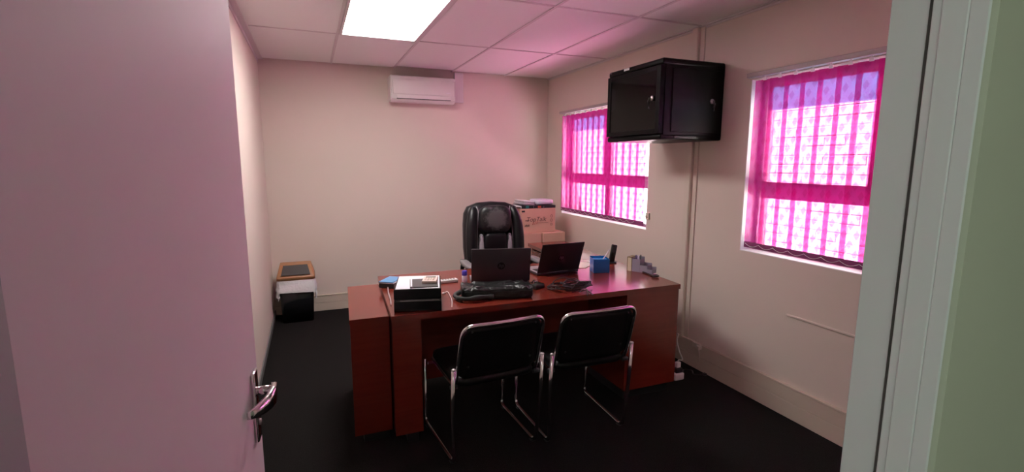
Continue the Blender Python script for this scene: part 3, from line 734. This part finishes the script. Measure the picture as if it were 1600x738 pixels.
# ================================================================== ON THE DESK
def laptop(label, hinge, rz, w_, dep, lidh, tilt, body, deckc, loc_group='open laptops on the desk'):
    """hinge = midpoint of hinge on the desk; local +y runs to the keyboard side (towards the office chair)"""
    t = thing('laptop', label, 'laptop', (0, 0, 0), loc_group)
    bs = MB().box((-w_/2, 0, .002), (w_/2, dep, .018), .004, 2).build('base', body, t)
    MB().box((-w_/2+.006, .006, .018), (w_/2-.006, dep-.006, .0195)).build('deck', deckc, bs)
    kb = MB()
    for r in range(5):
        for c in range(13):
            x0 = -w_/2+.025+c*(w_-.05)/13; y0 = .03+r*.019
            kb.box((x0, y0, .0195), (x0+(w_-.05)/13-.003, y0+.016, .0215))
    kb.build('keyboard', black, bs)
    MB().box((-.05, dep-.085, .0195), (.05, dep-.02, .0202)).build('touchpad', mat('touchpad_grey', (.25, .24, .25), .4), bs)
    for s in (-1, 1): MB().tube([(s*w_*.33-.03, .002, .018), (s*w_*.33+.03, .002, .018)], .006, 8).build('hinge', black, t)
    LM = Matrix.Translation((0, .0, .020)) @ Matrix.Rotation(tilt, 4, 'X')
    ld = MB().box((-w_/2, -.004, 0), (w_/2, .003, lidh), .003, 3, LM).build('lid', body, t)
    MB().box((-w_/2+.008, .003, .014), (w_/2-.008, .0042, lidh-.010), 0, M=LM).build('screen', mat('dark_screen', (.02, .02, .025), .15), ld)
    ring = [(.024*math.cos(a*math.pi/12), -.0046, lidh*.5+.024*math.sin(a*math.pi/12)) for a in range(24)]
    lg = MB().prism(ring, (0, -.0004, 0), LM).build('logo_disc', mat('logo_dark', (.020, .016, .020), .25), ld)
    text_mesh('logo_letters', 'hp', .034, LM @ Matrix(((1, 0, 0, 0), (0, 0, -1, -.0052), (0, 1, 0, lidh*.5+.002), (0, 0, 0, 1))), mat('logo_letter_grey', (.085, .07, .085), .3), t, .25)
    t.location = hinge; t.rotation_euler.z = rz
    return t
lidg = mat('grey_laptop_shell', (.075, .062, .072), .33, metal=.4)
lidd = mat('dark_laptop_shell', (.022, .016, .020), .36, metal=.2)
deck = mat('silver_deck', (.42, .38, .40), .35, metal=.5)
a, b = onZ(738.5, 445, ZD+.01), onZ(825.5, 443, ZD+.01)
laptop('grey laptop seen from behind its lid, round logo, standing behind the long black case', ((a.x+b.x)/2, (a.y+b.y)/2, ZD), math.atan2(b.y-a.y, b.x-a.x)+.04, .372, .245, .232, math.radians(12), lidg, deck)
a, b = onZ(845, 431, ZD), onZ(898, 425.5, ZD)
laptop('black laptop with lid turned at an angle, keyboard showing, between cables and blue box', ((a.x+b.x)/2, (a.y+b.y)/2, ZD), math.atan2(b.y-a.y, b.x-a.x), .33, .23, .222, math.radians(20), lidd, deck)

# long black padded case
a, b = onZ(722, 471, ZD), onZ(834, 466, ZD)
t = thing('padded_case', 'long black padded case lying in front of the grey laptop', 'case', ((a.x+b.x)/2, (a.y+b.y)/2+.08, ZD))
ang = math.atan2(b.y-a.y, b.x-a.x); L_ = (b-a).length
CM = Matrix.Translation(((a.x+b.x)/2, (a.y+b.y)/2, ZD)) @ Matrix.Rotation(ang, 4, 'Z')
def crinkle(p):
    q = p.copy()
    if q.z > .03: q.z += .005*math.sin(q.x*90+q.y*40)+.004*math.sin(q.x*171-q.y*95)
    return q
MB().soft((0, .085, .034), (L_/2, .085, .033), .22, .16, 90, 18, CM, crinkle).build('body', mat('black_crinkled_nylon', (.007, .008, .008), .30, bump=(38, .8, .012)), t)
MB().tube([CM @ Vector((x, .0, .047+.0015*math.sin(x*60))) for x in [(-L_/2+.015)+k*(L_-.03)/24 for k in range(25)]], .003, 6).build('zip', black, t)
st = [(-.20, .10, .02), (-.235, .06, .008), (-.222, .015, .006), (-.205, -.022, .010), (-.16, -.035, .012), (-.11, -.028, .016), (-.06, -.010, .014), (-.03, -.003, .010)]
sp = spline([CM @ Vector((x*L_/.40, y, z+.010)) for x, y, z in st], 6)
MB().tube(sp, .012, 8, rs=[.013+.003*math.sin(i*.5) for i in range(len(sp))]).build('carry_strap', mat('grey_black_webbing', (.035, .036, .034), .8), t)

# letter tray with papers
a, b = onZ(616, 489, ZD), onZ(690, 486.5, ZD)
ang = math.atan2(b.y-a.y, b.x-a.x); TW = (b-a).length
TM = Matrix.Translation((a.x, a.y, ZD)) @ Matrix.Rotation(ang+.03, 4, 'Z'); TD, TH = .315, .125
t = thing('letter_tray', 'two-tier black letter tray holding papers on the desk end', 'letter tray', TM @ Vector((TW/2, TD/2, 0)))
for z in (.004, .070):
    sh = MB().box((0, 0, z), (TW, TD, z+.005), .001, 1, TM)
    sh.box((0, 0, z), (TW, .005, z+.052 if z < .05 else z+.052), .001, 1, TM).box((0, 0, z), (.005, TD, z+.045), .001, 1, TM).box((TW-.005, 0, z), (TW, TD, z+.045), .001, 1, TM).box((0, TD-.005, z), (TW, TD, z+.045), .001, 1, TM)
    sh.build('tier', blackg, t)
for x in (.004, TW-.004):
    for y in (.02, TD-.02): MB().tube([TM @ Vector((x, y, .0)), TM @ Vector((x, y, .075))], .005, 8).build('riser', black, t)
def sheet(name, label, M, w_, d_, th, m, cat='paper', group=None):
    o = MB().box((0, 0, 0), (w_, d_, th), 0, M=M).build(name, m); return tag(o, label, cat, group)
sheet('loose_papers', 'white loose papers in the top tier of the letter tray', TM @ Matrix.Translation((.008, .010, .110)), TW-.016, TD-.022, .012, paper)
sheet('support_papers', 'stacked papers filling the letter tray below the top sheets', TM @ Matrix.Translation((.009, .012, .0755)), TW-.018, TD-.026, .034, mat('grey_paper', (.45, .43, .43), .8))
t = thing('dark_notebook', 'dark grey notebook on the white papers in the letter tray', 'notebook', TM @ Vector((.15, .12, .122)))
NM = TM @ Matrix.Translation((TW*.34, .018, .1222)) @ Matrix.Rotation(.05, 4, 'Z')
MB().box((0, 0, 0), (TW*.60, .185, .006), .001, 1, NM).build('cover', mat('dark_grey_cover', (.055, .045, .045), .6), t)
MB().box((.003, .003, .0061), (.012, .182, .0075), 0, M=NM).build('binding', paper, t)
t = thing('calculator', 'cream pocket calculator lying on the dark notebook', 'calculator', TM @ Vector((TW*.8, .15, .129)))
KM = TM @ Matrix.Translation((TW*.58, .085, .1286)) @ Matrix.Rotation(-.10, 4, 'Z')
MB().box((0, 0, 0), (.078, .115, .016), .004, 2, KM).build('case', mat('cream_calculator', (.78, .66, .58), .4), t)
MB().box((.012, .078, .0155), (.066, .104, .0172), 0, M=KM).build('display', mat('lcd_grey', (.28, .30, .26), .25), t)
for r in range(4):
    for c in range(4): MB().box((.012+c*.0145, .012+r*.015, .0155), (.022+c*.0145, .022+r*.015, .0185), .001, 1, KM).build('key', creamp if c < 3 else mat('tan_key', (.55, .40, .33), .5), t)
# blue folder behind/left of the tray
FMx = Matrix.Translation(onZ(592, 450, ZD)) @ Matrix.Rotation(-.6, 4, 'Z')
t = thing('document_folder', 'blue and black document folder poking out beside the letter tray', 'folder', FMx @ Vector((.08, .08, 0)))
MB().box((0, 0, .0), (.10, .17, .028), .002, 1, FMx).build('back_cover', black, t)
MB().box((.004, .004, .0285), (.098, .165, .034), .001, 1, FMx).build('sheets', paper, t)
MB().box((.0, .0, .0345), (.094, .15, .040), .001, 1, FMx).build('front_cover', mat('blue_folder', (.09, .28, .52), .35), t)
# leads at the tray side
for nm, lb, px, m_, r_ in (('white_cable', 'short white cable bent on the desk beside the letter tray', [(693, 459), (699, 456), (703, 462), (706, 470), (706, 480)], whitep, .0022), ('grey_cable', 'grey cable hanging down the side of the letter tray to the desk', [(606, 449), (607, 458), (610, 468), (611, 476)], mat('grey_flex', (.36, .34, .35), .5), .004)):
    tt = thing(nm, lb, 'cable', onZ(*px[-1], ZD))
    pts = [onZ(u, v, ZD+.005) for u, v in px]
    MB().tube(spline(pts, 6), r_, 6).build('lead', m_, tt)
    MB().box((-.007, -.004, 0), (.007, .012, .009), .001, 1, Matrix.Translation(pts[0]-Vector((0, 0, .005)))).build('plug', m_, tt)
# remote control
p = onZ(690, 444, ZD); RM = Matrix.Translation(p) @ Matrix.Rotation(.10, 4, 'Z')
t = thing('remote_control', 'white remote control lying behind the letter tray', 'remote control', p)
MB().box((-.01, 0, .001), (.115, .045, .020), .004, 3, RM).build('case', whitep, t)
for k in range(5): MB().box((.012+.019*k, .012, .0195), (.022+.019*k, .032, .0225), .001, 1, RM).build('button', mat('grey_button', (.25, .22, .22), .5), t)
# glue stick
p = onZ(726, 441, ZD)
t = thing('glue_stick', 'white glue stick with purple cap standing beside the grey laptop', 'glue stick', p)
MB().lathe([(.017, 0), (.018, .002), (.018, .045), (.016, .047)], 20, Matrix.Translation(p)).build('barrel', mat('glue_white', (.72, .68, .78), .35), t)
MB().lathe([(.0175, .045), (.0182, .050), (.017, .074), (.012, .077)], 20, Matrix.Translation(p)).build('cap', mat('purple_cap', (.045, .025, .33), .35), t)

# tangled cables + adaptor
t = thing('cable_tangle', 'tangled black cables heaped on the desk in front of the angled black laptop', 'cables', onZ(880, 452, ZD))
cabm = mat('black_flex', (.013, .010, .011), .35)
cc = onZ(889, 452, ZD)
rng = random.Random(3)
for k in range(6):
    pts = []; ph = rng.uniform(0, 6.28); r0 = rng.uniform(.06, .108); ox, oy = rng.uniform(-.045, .05), rng.uniform(-.03, .03)
    for s in range(15):
        a = ph+s*.62; rr = r0*(1+.18*math.sin(s*1.7+k))
        pts.append((cc.x+ox+rr*1.25*math.cos(a), cc.y+oy+rr*.9*math.sin(a), ZD+.007+.016*(.5+.5*math.sin(s*1.9+k*2.1))+.005*k))
    MB().tube(spline(pts, 5), .0042, 6).build('lead', cabm, t)
MB().tube(spline([onZ(893, 452, ZD+.03), onZ(905, 440, ZD+.035), onZ(914, 446, ZD+.03), onZ(908, 452, ZD+.02), onZ(918, 455, ZD+.01), onZ(927, 461, ZD+.006)], 7), .0034, 6).build('lead', cabm, t)
MB().tube(spline([onZ(905, 458, ZD+.01), onZ(910, 451, ZD+.03), onZ(917, 453, ZD+.025), onZ(918, 462, ZD+.008)], 7), .0034, 6).build('lead', cabm, t)
p = onZ(843, 451, ZD)
t = thing('power_adaptor', 'black laptop power adaptor at the end of the long black case', 'power adaptor', p)
AM = Matrix.Translation(p) @ Matrix.Rotation(.35, 4, 'Z')
MB().box((-.045, -.012, 0), (.035, .036, .030), .006, 3, AM).build('brick_case', mat('adaptor_black', (.02, .02, .021), .35), t)
for k in range(3): MB().tube(spline([AM @ Vector((-.05+.035*k+.012*q*math.cos(q+k), .045+.012*q, .012+.01*((q+k) % 3))) for q in range(5)], 5), .004, 6).build('wound_flex', cabm, t)
MB().box((.01, .05, .02), (.04, .062, .034), .002, 1, AM).build('plug', steel, t)

# papers
pts = [onZ(u, v, ZD) for u, v in ((902, 419), (914, 419.5), (929, 412), (905, 410))]
tag(MB().prism([(q.x, q.y, ZD+.0005) for q in pts], (0, 0, .003)).build('loose_sheets', mat('cream_sheet', (.70, .62, .55), .6)), 'cream loose sheets on the desk beside the angled black laptop', 'paper')
pts = [onZ(u, v, ZD) for u, v in ((920, 410), (930, 411), (936, 407), (924, 407))]
tag(MB().prism([(q.x, q.y, ZD+.0005) for q in pts], (0, 0, .004)).build('white_note', paper), 'small white note on the desk behind the blue box', 'note')
# blue memo box
a, b = onZ(927, 427, ZD), onZ(953, 427.5, ZD)
BL = (b-a).length; BM_ = Matrix.Translation((a.x, a.y, ZD)) @ Matrix.Rotation(math.atan2(b.y-a.y, b.x-a.x)+.16, 4, 'Z')
blue = mat('blue_plastic', (.006, .13, .40), .22, coat=.3)
t = thing('memo_box', 'bright blue plastic memo cube box on the glossy desktop', 'memo box', BM_ @ Vector((BL/2, BL/2, 0)))
W_, H_ = BL*1.0, .098
MB().box((0, 0, 0), (W_, .003, H_), .001, 1, BM_).box((0, .105, 0), (W_, .108, H_+.006), .001, 1, BM_).box((0, 0, 0), (.003, .108, H_), .001, 1, BM_).box((W_-.003, 0, 0), (W_, .108, H_), .001, 1, BM_).box((0, 0, 0), (W_, .108, .004), .001, 1, BM_).build('case', blue, t)
MB().box((.005, .005, .004), (W_-.005, .103, H_-.010), .001, 1, BM_).build('note_pad', mat('blue_notes', (.02, .24, .55), .6), t)
p0 = BM_ @ Vector((W_*.7, .05, H_-.008)); 
t = thing('white_pen', 'white pen leaning in the bright blue memo box', 'pen', p0)
MB().tube([p0, p0+Vector((.035, .02, .022)), p0+Vector((.075, .045, .048))], .0042, 8).build('barrel', whitep, t)
MB().tube([p0+Vector((.075, .045, .048)), p0+Vector((.083, .050, .053))], .0032, 8).build('end_cap', mat('lilac_cap', (.6, .5, .7), .4), t)
# handset
p = onZ(955, 411, ZD)
t = thing('cordless_handset', 'slim black handset standing upright behind the blue memo box', 'handset', p)
HM = Matrix.Translation(p) @ Matrix.Rotation(-.25, 4, 'Z') @ Matrix.Rotation(math.radians(9), 4, 'Y')
MB().box((-.021, -.012, .004), (.021, .014, .145), .006, 3, HM).build('body', blackg, t)
MB().box((-.015, -.0135, .085), (.015, -.0118, .125), 0, M=HM).build('screen', mat('handset_screen', (.03, .03, .035), .1), t)
MB().box((-.032, -.03, 0), (.034, .03, .010), .004, 2, Matrix.Translation(p) @ Matrix.Rotation(-.25, 4, 'Z')).build('cradle', black, t)
# stepped organiser
a = onZ(987, 424, ZD)
grey = mat('grey_organiser_plastic', (.30, .27, .34), .45)
OM = Matrix.Translation((a.x, a.y, ZD)) @ Matrix.Rotation(math.radians(-62), 4, 'Z')
t = thing('desk_organiser', 'stepped grey plastic desk organiser at the window edge of the desk', 'desk organiser', OM @ Vector((.06, .03, 0)))
for x0, x1, h, d_ in ((0, .062, .092, .075), (.062, .118, .052, .075), (.118, .155, .030, .07)):
    c = MB().box((x0, 0, 0), (x1, .003, h), .001, 1, OM).box((x0, d_-.003, 0), (x1, d_, h+.012), .001, 1, OM).box((x0, 0, 0), (x0+.003, d_, h), .001, 1, OM).box((x1-.003, 0, 0), (x1, d_, h), .001, 1, OM).box((x0, 0, 0), (x1, d_, .003), 0, M=OM)
    c.build('compartment', grey, t)
for k, (x, y) in enumerate(((.02, .03), (.04, .05), (.03, .02))):
    pp = OM @ Vector((x, y, .0035))
    tag(MB().tube([pp, pp+Vector((.004*k, .004, .06)), pp+Vector((.008*k, .008, .112))], .004, 8).build('ballpoint_pen', [mat('purple_pen', (.06, .02, .16), .4), black, mat('lilac_pen', (.55, .45, .6), .4)][k]), ['dark purple pen in the tall cup of the grey organiser', 'black pen in the tall cup of the grey organiser', 'lilac pen in the tall cup of the grey organiser'][k], 'pen', 'pens in the organiser')
a = OM @ Vector((-.032, -.004, 0))
t = thing('note_cube', 'cream and olive note cube standing against the grey organiser', 'note cube', a)
NM = OM @ Matrix.Translation((-.034, -.002, .0))
MB().box((0, .0, 0), (.030, .075, .098), .001, 1, NM).build('pages', mat('cream_notes', (.66, .60, .42), .6), t)
MB().box((-.003, -.002, 0), (0, .078, .103), 0, M=NM).box((-.003, -.002, .098), (.030, .078, .103), 0, M=NM).build('cover', mat('olive_cover', (.20, .17, .06), .6), t)
# cord by the desk edge
t = thing('flex_cord', 'short black cord with a ring end lying at the window edge of the desk', 'cord', onZ(1015, 429, ZD))
MB().tube(spline([onZ(1004, 425, ZD+.006), onZ(1012, 428, ZD+.006), onZ(1019, 431, ZD+.006)], 5), .006, 8).build('lead', cabm, t)
rc = onZ(1024, 431, ZD+.012)
MB().tube([rc+Vector((.020*math.cos(k*math.pi/8), .020*math.sin(k*math.pi/8), .0)) for k in range(16)], .006, 8, True).build('ring', cabm, t)

# ================================================================== FLOOR PLUG
p = onZ(1065, 583, 0.0)
p = Vector((2.33, 2.62, 0))
t = thing('plug_adaptor', 'white multi-plug adaptor with black plug on the carpet by the desk corner', 'plug adaptor', p)
MB().box((p.x-.04, p.y-.025, 0), (p.x+.04, p.y+.045, .05), .008, 3).build('adaptor_block', whitep, t)
MB().box((p.x-.025, p.y-.015, .05), (p.x+.03, p.y+.035, .085), .006, 2).build('black_plug', black, t)
MB().box((p.x-.012, p.y-.005, .085), (p.x+.022, p.y+.022, .125), .005, 2).build('white_plug', whitep, t)
t2 = thing('power_lead', 'white power lead dropping from the vertical trunking to the floor plug', 'cable', (XR-.03, 2.89, .2))
MB().tube(spline([(XR-.036, 2.895, .205), (XR-.075, 2.86, .17), (XR-.11, 2.79, .12), (XR-.16, 2.70, .10), (p.x+.03, p.y+.03, .125), (p.x+.005, p.y+.008, .128)], 7), .0045, 8).build('lead', whitep, t2)
MB().box((XR-.046, 2.885, .198), (XR-.0345, 2.905, .215), .002, 1).build('grommet', whitep, t2)
t3 = thing('floor_cord', 'black cord curling on the carpet between the floor plug and skirting', 'cord', (2.42, 2.68, 0))
MB().tube(spline([(p.x+.045, p.y+.02, .02), (2.42, 2.66, .006), (2.47, 2.72, .006), (2.52, 2.69, .006), (2.49, 2.63, .006), (2.55, 2.60, .006)], 7), .004, 8).build('lead', cabm, t3)
MB().box((2.545, 2.585, 0), (2.568, 2.612, .016), .003, 1).build('connector', cabm, t3)
